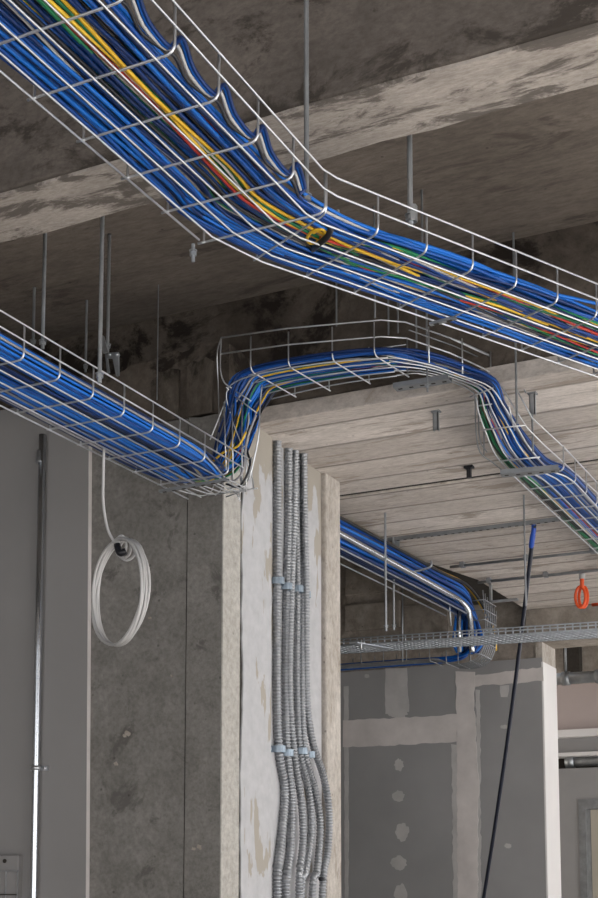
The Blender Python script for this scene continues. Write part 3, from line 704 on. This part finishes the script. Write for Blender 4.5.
# ------------------------------------------------------------------ far left run: blue bundle with the bright pipe, and its fall to the lower basket
def far_run():
    R = random.Random(5)
    pts0 = [(-1.72, 3.58, 2.678), (-1.72, 4.0, 2.69), (-1.72, 4.6, 2.70), (-1.72, 4.90, 2.698), (-1.735, 5.03, 2.65), (-1.738, 5.05, 2.56), (-1.745, 5.05, 2.515), (-1.82, 5.05, 2.49), (-2.1, 5.05, 2.492), (-2.6, 5.05, 2.492)]
    for i in range(35):
        row_, colm = divmod(i, 5)
        dx, dz = (colm - 2) * .0125 + .02 + R.uniform(-.004, .004), (row_ - 3) * .0145 + R.uniform(-.003, .003)
        A = []
        for j, p in enumerate(pts0 if i % 5 == 2 or i > 30 else pts0[:7]):
            w = min(1, max(0, (j - 3) / 2)); w2 = min(1, max(0, (j - 5) / 2))
            q = V(p) + V((dx + (dx - .02) * .7 * w * (1 - w2), -dz * w * (1 - w2) + (-dx) * w2 * .6, dz * (1 - w) + dz * .18 * w2))
            A.append(q + V((R.uniform(-.003, .003), R.uniform(-.003, .003), R.uniform(-.003, .003))))
        lay_cable('data_cable', catmull(A, 5), .0060, M['blue' if R.random() < .45 else 'deep_blue'], 'blue cable of the far bundle behind the column, bending down at its end', 'cable', 'blue cables of the far bundle')
    for dx, dz, m, lab in ((.035, .060, 'yellow', 'yellow cable along the top of the far blue bundle'), (.05, .050, 'black_j', 'black cable along the top of the far blue bundle')):
        A = [V((-1.72 + dx, y, 2.675 + dz + (y - 3.45) * .02)) for y in (3.58, 4.0, 4.6, 4.95)] + [V((-1.62, 5.06, 2.62)), V((-1.61, 5.07, 2.52))]
        lay_cable('data_cable', catmull(A, 5), .006, M[m], lab, 'cable', None)
    # bright pipe strapped along the bundle
    A = [at_x(334, 531, -1.650), at_x(342, 535, -1.650), at_x(400, 567, -1.650), at_x(447, 593, -1.650)] + [at_y(459, 600, 4.80), at_y(467, 608, 4.86), at_y(470.5, 620, 4.88), at_y(472, 652, 4.88)]
    root = empty('steel_pipe', A[1], 'bright steel pipe along the far blue bundle, bending down', 'pipe')
    MB().tube(catmull(A, 7), .011, 10).build('tube', M['tube_steel'], root)
    A = [at_y(459, 606, 4.86), at_y(459, 630, 4.86), at_y(459.5, 652, 4.86)]
    tag(MB().tube(A, .0085, 10).build('steel_pipe', M['tube_steel']), 'short upright steel pipe left of the bending pipe', 'pipe')
    # tray of the run
    t = empty('wire_mesh_cable_tray', (-1.72, 4.2, 2.62), 'far wire mesh tray under the blue bundle, ending in a round basket', 'cable tray', 'wire mesh cable trays')
    for x, z in ((-1.745, 2.622), (-1.70, 2.622), (-1.660, 2.624)):
        MB().tube([V((x, 3.58, z)), V((x, 4.2, z + .008)), V((x, 4.86, z + .014))], .0028, 6).build('longitudinal_wire', M['dull_steel'], t)
    # bend and basket at the bottom: fans of wires
    for k in range(7):
        y = 4.93 + .022 * k
        A = [V((-1.615 + .002 * k, y, 2.74 - .01 * k)), V((-1.607, y, 2.62)), V((-1.610, y, 2.53)), V((-1.645, y, 2.468)), V((-1.72, y, 2.452)), V((-1.80, y, 2.470)), V((-1.88, y, 2.482)), V((-2.6, y, 2.485))]
        MB().tube(catmull(A, 5), .0022, 6).build('longitudinal_wire', M['dull_steel'], t)
    for (x, z) in ((-1.607, 2.70), (-1.606, 2.66), (-1.606, 2.62), (-1.607, 2.58), (-1.611, 2.53), (-1.63, 2.485), (-1.67, 2.462), (-1.72, 2.452), (-1.77, 2.458), (-1.84, 2.474), (-1.94, 2.484), (-2.04, 2.485), (-2.14, 2.485), (-2.24, 2.485)):
        up_ = .05 if x < -1.63 else 0
        A = [V((x - (0 if up_ else .05), 4.925, z + up_)), V((x, 4.925, z)), V((x, 5.07, z)), V((x - (0 if up_ else .05), 5.07, z + up_))]
        MB().tube(A, .0022, 6).build('cross_wire', M['dull_steel'], t)
    # hanger bracket below the bundle
    h = empty('tray_hanger', at_y(397, 572, 4.3), 'curved steel hanger arm under the far blue bundle', 'bracket')
    MB().tube(catmull([at_y(393, 575, 4.25), at_y(410, 572.5, 4.25), at_y(425, 569, 4.25), at_y(431, 566, 4.25), at_y(431.5, 561, 4.25)], 5), .004, 8).build('arm', M['steel'], h)
    a, b = at_y(398, 576, 4.25), at_y(398, 546, 4.25)
    MB().box((a.x - .010, a.y - .008, a.z), (a.x + .010, a.y - .006, 2.80)).box((a.x - .010, a.y - .008, a.z), (a.x - .008, a.y + .008, 2.80)).build('post', M['steel'], h)
    a = at_y(402.5, 575, 4.7); b = at_y(402.5, 662, 4.7)
    tag(MB().tube([a, b], .0028, 6).build('hanger_wire', M['dull_steel']), 'thin wire falling from the hanger arm past the flat mesh tray', 'wire')
    A = [at_y(446, 577, 4.78), at_y(449, 600, 4.78), at_y(451, 626, 4.78)]
    tag(MB().tube(A, .0028, 6).build('hanger_wire', M['steel']), 'slanting thin wire in front of the falling blue cables', 'wire')
    # angle under the far end of the soffit
    a, b = at_y(490, 602, 5.1), at_y(518, 601, 5.1)
    tag(MB().box((a.x, 5.09, a.z - .004), (b.x, 5.11, a.z + .004)).box((a.x, 5.09, a.z - .004), (a.x + .008, 5.11, 2.80)).build('steel_angle', M['steel']), 'small steel angle beside the basket under the soffit edge', 'angle')
far_run()

# flat mesh tray across the back
def flat_tray():
    z = 2.392; y0, y1 = 4.05, 4.20; xs, xe = -2.6, .6
    sh = lambda P_: [V((p.x, p.y + (p.x + 1.75) * .10, p.z)) for p in P_]
    t = empty('wire_mesh_cable_tray', (-1.3, 4.07, z), 'empty flat mesh tray crossing level in front of the back wall', 'cable tray', 'wire mesh cable trays')
    for i in range(9):
        y = y0 + (y1 - y0) * i / 8
        MB().tube(sh([V((xs, y, z)), V((xe, y, z))]), .0026, 6).build('longitudinal_wire', M['bright_zinc'], t)
    for y in (y0 - .002, y1 + .002):
        for v in (.012, .022): MB().tube(sh([V((xs, y, z + v)), V((xe, y, z + v))]), .0024, 6).build('longitudinal_wire', M['bright_zinc'], t)
    k = 0; x = -2.30
    while k < 96:
        mb = MB(); e = .045
        mb.tube(sh([V((x, y0, z + .022)), V((x, y0, z)), V((x + e, y1, z)), V((x + e, y1, z + .022))]), .0030, 6).build('cross_wire', M['bright_zinc'], t)
        x += .024; k += 1
    p = at_y(368, 640, 4.08); q = at_y(381, 643, 4.08)
    c = empty('tray_clamp', p, 'bright clamp plate under the flat mesh tray at the rod pair', 'clamp')
    MB().prism([V((p.x - .03, 3.99, z - .002)), V((p.x + .0, 3.99, z - .002)), V((p.x + .06, 4.15, z - .002)), V((p.x + .03, 4.15, z - .002))], (0, 0, -.004)).build('plate', M['bright_zinc'], c)
    MB().tube([V((p.x + .0, 4.02, z - .022)), V((p.x + .0, 4.02, z + .01))], .004, 8).build('bolt', M['steel'], c)
flat_tray()
# red pipe in front of the back wall
a, b = at_y(340, 650, 5.69), at_y(720, 622, 5.69); b.y = a.y; b.z = a.z = .5 * (at_y(345, 649.5, 5.69).z + at_y(598, 631.5, 5.69).z)
root = empty('sprinkler_pipe', (a + b) / 2, 'dark red pipe running behind the flat mesh tray', 'pipe')
MB().tube([a - V((.5, 0, 0)), b], .012, 10).build('tube', M['red_paint'], root)
for px in (392, 500, 580): c = at_y(px, 640, 5.69); MB().tube([V((c.x - .02, 5.69, a.z)), V((c.x + .02, 5.69, a.z))], .016, 10).build('coupling', M['red_paint'], root)

# ------------------------------------------------------------------ flexible conduits on the column
def conduits():
    R = random.Random(2)
    # (image points down the column), stand-off from the plaster
    lanes = [
        ([(277.3, 441), (277.5, 520), (277, 590), (277, 700), (279, 752), (284.5, 790), (282, 830), (277.5, 870), (277, 905)], .010, 'leftmost flexible conduit on the column'),
        ([(288.5, 445), (288.5, 520), (287, 590), (285.5, 690), (287, 752), (291.5, 800), (290, 850), (287, 875), (285.5, 905)], .010, 'second flexible conduit from the left on the column'),
        ([(295.5, 448), (294, 520), (291, 600), (289.5, 690), (294, 752), (301, 800), (303, 840), (300, 870), (299, 905)], .020, 'third flexible conduit from the left on the column'),
        ([(297, 449), (297, 520), (297.5, 590), (297, 690), (300, 752), (308.5, 790), (311.5, 830), (306, 870), (301, 905)], .010, 'fourth flexible conduit from the left on the column'),
        ([(303.0, 452), (303, 520), (303, 590), (302, 690), (305, 752), (315, 790), (320, 825), (317, 870), (312, 905)], .020, 'fifth flexible conduit from the left on the column'),
        ([(303.8, 453), (304.5, 520), (306, 590), (306.5, 690), (312, 740), (323, 775), (329, 810), (328, 850), (322, 905)], .029, 'rightmost flexible conduit on the column, bowing out most'),
    ]
    for pts, off, lab in lanes:
        X = -1.622 + off
        P = [at_x(x, y, X) for x, y in pts]; P[0].z = 2.80
        path = catmull([P[0] + V((0, 0, 0))] + P[1:] + [V((P[-1].x, P[-1].y, .9))], 8)
        # resample at the pitch of the ribs
        out = [path[0]]; acc = 0; step = .0023
        for a, b in zip(path[:-1], path[1:]):
            L = (b - a).length; t = step - acc
            while t <= L: out.append(a.lerp(b, t / L)); t += step
            acc = (acc + L) % step
        root = empty('flexible_conduit', P[0], lab, 'conduit', 'flexible conduits on the column')
        r0 = .0128 if pts[0][0] < 290 else .0112
        MB().tube(out, [r0 * (1.0, 1.0, .84, .76)[k % 4] for k in range(len(out))], 14, smooth=False).build('armour', M['flex'], root)
        if lab.startswith(('second', 'third', 'first', 'leftmost')):
            q = at_x(pts[-2][0], pts[-2][1] - 4, X); MB().tube([q + V((0, 0, .004)), q, q - V((0, 0, .004))], r0 * 1.1, 10).build('seam_ring', M['dull_steel'], root)
        if lab.startswith('rightmost'):
            q = at_x(322, 880, X + .004); MB().tube([q + V((0, .012, .003)), q + V((0, -.012, .003))], .006, 8).build('black_clip', M['black_j'], root)
    # saddle clamps
    for px, py, lab in ((279, 583, 'upper saddle clamp over the two left conduits'), (298, 591, 'upper saddle clamp over the right conduits'), (280, 750, 'lower saddle clamp over the left conduits'), (302, 752, 'lower saddle clamp over the right conduits')):
        c = at_x(px, py, -1.61); root = empty('saddle_clamp', c, lab, 'clamp')
        for j, dy in enumerate((-.020, .028)):
            b = MB(); pts = []
            for k in range(9):
                an = math.pi * k / 8; pts.append(V((-1.622 + .036 * math.sin(an) ** .7, c.y + dy + .017 * math.cos(an), c.z - .006 * j)))
            for k in range(8): b.prism([pts[k] - V((0, 0, .009)), pts[k + 1] - V((0, 0, .009)), pts[k + 1] + V((0, 0, .009)), pts[k] + V((0, 0, .009))], (.0018, 0, 0))
            b.build('strap', M['clamp'], root)
        for dy in (-.047, .004, .052):
            ft_ = MB().box((-1.622, c.y + dy - .012, c.z - .009), (-1.618, c.y + dy + .012, c.z + .009)).build('foot', M['clamp'], root)
            MB().tube([V((-1.620, c.y + dy, c.z)), V((-1.613, c.y + dy, c.z))], .0048, 6, smooth=False).build('screw', M['clamp'], ft_)
conduits()

# ------------------------------------------------------------------ rigid conduit on the left lining
Yc = 2.808
A = [V((-2.157, Yc, 2.80)), V((-2.155, Yc, 2.2)), V((-2.151, Yc, 1.4)), V((-2.150, Yc, .05))]
root = empty('rigid_conduit', A[-1], 'upright galvanized conduit on the left grey lining', 'conduit')
MB().tube(A, .0098, 14).build('tube', M['tube_steel'], root)
for py in (462,):
    c = at_y(40.5, py, Yc); MB().tube([c + V((0, 0, .03)), c + V((0, 0, .0)), c - V((0, 0, .002))], [.0115, .0125, .0135], 14).build('coupling', M['steel'], root)
c = at_y(36.2, 768, Yc); cl = MB(); cl.tube([c + V((0, 0, .006)), c - V((0, 0, .006))], .0115, 14)
cl.build('clip', M['zinc'], root); cf_ = MB().box((c.x - .028, 2.820, c.z - .006), (c.x + .028, 2.825, c.z + .006)).build('clip_foot', M['zinc'], root)
for s in (-.02, .02): MB().tube([V((c.x + s, 2.821, c.z)), V((c.x + s, 2.814, c.z))], .004, 6).build('screw', M['zinc'], cf_)
# small box at the lower left corner
a, b = at_y(-40, 905, 2.80), at_y(17, 855, 2.80)
root = empty('junction_box', (a.x, 2.80, a.z), 'grey metal box at the lower left corner of the lining', 'box')
MB().box((a.x, 2.806, a.z), (b.x, 2.828, b.z)).build('casing', M['board'], root, bevel=.002)
zs_ = at_y(8, 871, 2.80).z
MB().box((a.x, 2.8015, zs_ - .001), (b.x, 2.806, zs_ + .001)).build('rim', M['dull_steel'], root)
c = at_y(3.5, 861, 2.80); MB().tube([V((c.x, 2.8035, c.z)), V((c.x, 2.807, c.z))], .0055, 12).build('knockout', M['black_gap'], root)
for px in (4.5, 16): c = at_y(px, 890, 2.80); MB().box((c.x - .001, 2.803, a.z), (c.x + .001, 2.807, zs_)).build('rib', M['zinc'], root)
zl_ = at_y(8, 894, 2.80).z; MB().box((a.x, 2.8015, zl_ - .003), (b.x, 2.806, zl_)).build('slot', M['black_gap'], root)

# grey bracket above the left tray
root = empty('mounting_bracket', at_y(112, 362, 2.55), 'grey steel bracket hanging behind the left tray below the rods', 'bracket')
def plate(pts, Y, th, name, m): MB().prism([at_y(x, y, Y) for x, y in pts], (0, th, 0)).build(name, m, root)
plate([(105, 353), (118, 352), (118.5, 375), (116, 376), (112.5, 358), (107, 358), (109, 372), (107, 373)], 2.55, .006, 'plate', M['dull_steel'])
plate([(101, 334), (103.5, 336), (108, 352), (103, 353)], 2.53, .004, 'tab', M['steel'])
for px in (109, 116): c = at_y(px, 354, 2.545); MB().tube([c, c + V((0, .012, 0))], .004, 6).build('bolt', M['steel'], root)

# coil of white cable hanging from the left tray
def coil():
    v = V((-.56, .83, 0)); pr = V((.83, .56, 0)); Yk = 2.30
    d = (pr * .46 - v * .89).normalized()
    cen = at_y(119.5, 592, Yk); R = random.Random(8)
    rad = .5 * (at_y(121, 539, Yk) - at_y(121, 645, Yk)).length
    root = empty('cable_coil', cen + V((0, 0, rad)), 'coil of white cable hanging from the left tray', 'cable coil')
    nrm = d.cross(UP).normalized()
    pts = []; turns = 7; N = 44
    for k in range(turns * N):
        an = math.pi / 2 + 2 * math.pi * k / N; tn = k / N
        rr = rad * (1 + .012 * math.sin(3.1 * tn + 2 * an) - .015 * (tn % 2))
        pts.append(cen + d * rr * math.cos(an) + UP * rr * math.sin(an) + nrm * (.007 * math.sin(tn * 2.4) + .003 * math.sin(an * 2 + tn)))
    MB().tube(pts, .0030, 8).build('loops', M['white_j'], root)
    # wraps round the top
    top = at_y(124, 546, Yk)
    for q in range(3):
        w = []; off = at_y(121 + 3.2 * q, 546 + 2 * q, Yk)
        for k in range(20):
            an = 2 * math.pi * k / 20; w.append(off + pr * (.011 + .003 * q) * math.cos(an) + UP * .021 * math.sin(an) - v * .008 * math.sin(an + 1))
        MB().tube(w, .0030, 8, closed=True).build('wrap', M['white_j'], root)
    MB().tube(catmull([at_y(117, 545, Yk - .02), at_y(120, 553, Yk - .025), at_y(126, 551, Yk - .02)], 4), .0075, 8).build('tape_band', M['black_j'], root)
    MB().tube(catmull([at_y(127, 538, Yk), at_y(133, 548, Yk), at_y(136, 555, Yk), at_y(142, 564, Yk)], 5), .0030, 8).build('tail', M['white_j'], root)
    A = [V((-1.60, 2.33, 2.53)), at_y(105, 440, Yk), at_y(103.2, 480, Yk), at_y(103.5, 505, Yk), at_y(108, 530, Yk), at_y(117, 546, Yk)]
    MB().tube(catmull(A, 6), .0032, 8).build('lead', M['white_j'], root)
coil()

# black hanging cable with blue tape
top = at_y(534.5, 523, 4.27); bot = at_y(482.5, 905, 5.1)
root = empty('hanging_cable', top, 'long black cable hanging slantwise from the soffit channel, blue tape at its top', 'cable')
mid = [top.lerp(bot, t) + V((.010 * math.sin(3.1 * t), 0, 0)) for t in (.004, .1, .2, .4, .6, .8, 1)]
MB().tube(catmull(mid, 6), .0075, 10).build('sheath', M['navy'], root)
MB().tube(catmull([top + V((-.005, 0, .0)), top.lerp(bot, .012), top.lerp(bot, .03), top.lerp(bot, .055)], 4), [.0075] * 4 + [.0085] * 4 + [.0095] * 4 + [.0085], 10).build('tape', M['blue_tape'], root)
MB().tube(catmull([top + V((0, -.01, .0)), top + V((-.012, 0, .016)), top + V((-.03, 0, .012)), top + V((-.035, -.01, -.002))], 5), .005, 8).build('hook', M['white_j'], root)

# orange cord loop at the right
c0 = at_y(582, 577, 5.02); root = empty('cable_loop', c0, 'orange cable loop hanging from a soffit conduit at the right edge', 'cable')
for j, (dx, w) in enumerate(((-1.6, 5.0), (1.4, 4.4))):
    pts = [at_y(582 + dx + w * math.sin(a_), 597 - 10.5 * math.cos(a_), 5.02 + .012 * j) for a_ in [2 * math.pi * k / 24 for k in range(24)]]
    MB().tube(pts, .0058, 8, closed=True).build('loop', M['orange'], root)
MB().tube([c0 + V((0, 0, .005)), at_y(582, 588, 5.02)], .0085, 8).build('tail', M['orange'], root)
MB().tube([at_y(582, 570, 5.02), at_y(582, 579, 5.02)], .013, 8).build('hanger', M['white_j'], root)
a, b = at_y(592, 604, 5.664), at_y(660, 597, 5.664)
tag(MB().tube([a, b], .011, 8).build('orange_cable', M['orange']), 'orange cable end along the far beam at the right edge', 'cable')
# grey conduit crossing the far opening
a, b = at_y(559, 679, 6.6), at_y(720, 669, 6.6); b.y = a.y; b.z = a.z
root = empty('duct_pipe', a, 'grey pipe crossing the opening at the right edge', 'pipe')
MB().tube([a - V((.4, 0, 0)), b], .030, 14).build('tube', M['steel'], root)
for px in (566, 600): c = at_y(px, 677, 6.6); MB().tube([V((c.x, 6.6, a.z)), V((c.x, 6.6, 2.985))], .006, 6).build('hanger', M['dull_steel'], root); MB().tube([V((c.x - .02, 6.6, a.z)), V((c.x + .02, 6.6, a.z))], .036, 14).build('collar', M['dull_steel'], root)
for px, w, lab in ((570, .03, 'left dark upright in the recess above the far wall'), (578, .035, 'right dark upright in the recess above the far wall')):
    p = at_y(px, 660, 7.46); tag(MB().box((p.x - w, 7.43, at_y(px, 672, 7.46).z), (p.x + w * .4, 7.52, 2.985)).build('dark_upright', M['black_gap']), lab, 'upright')
a = at_y(566, 762, 7.55); b = at_y(650, 758, 7.55)
root = empty('duct_pipe', a, 'lower grey pipe in the dark gap above the far grey wall', 'pipe')
MB().tube([a, b], .030, 14).build('tube', M['dull_steel'], root); MB().tube([a, a + V((.05, 0, 0))], .036, 14).build('collar', M['steel'], root)

# ------------------------------------------------------------------ daylight and an added rear fill
def area(name, loc, rot, sx, sy, e, col):
    l = bpy.data.lights.new(name, 'AREA'); l.shape = 'RECTANGLE'; l.size = sx; l.size_y = sy; l.energy = e; l.color = col
    o = bpy.data.objects.new(name, l); C.objects.link(o); o.location = loc; o.rotation_euler = rot; return o
R90 = math.radians(90)
area('window_daylight', (XR + .3, 2.9, 1.7), (0, R90, 0), 2.4, 11.5, 300, (.97, .98, 1.0))
area('rear_fill', (.6, YB - .1, 1.6), (-R90, 0, math.pi), 6.5, 2.4, 120, (1.0, .98, .96))  # added fill lamp behind the camera for the walls facing it
area('far_daylight', (1.6, 8.7, 1.5), (-R90, 0, 0), 4, 2.2, 70, (.97, .98, 1.0))
sl_ = bpy.data.lights.new('sun', 'SUN'); sl_.energy = 44.0; sl_.angle = math.radians(6); sl_.color = (1.0, .97, .94)
so = bpy.data.objects.new('sun', sl_); C.objects.link(so); so.rotation_euler = (0, math.radians(50), math.radians(8))
w = bpy.data.worlds.new('sky'); bpy.context.scene.world = w; w.use_nodes = True
w.node_tree.nodes['Background'].inputs[0].default_value = (.80, .86, .95, 1); w.node_tree.nodes['Background'].inputs[1].default_value = .5
vs = bpy.context.scene.view_settings
vs.view_transform = 'Standard'; vs.look = 'None'; vs.exposure = -0.12; vs.gamma = 1.0; vs.use_curve_mapping = False
bpy.context.scene.cycles.use_denoising = True
bpy.context.scene.cycles.denoising_prefilter = 'ACCURATE'
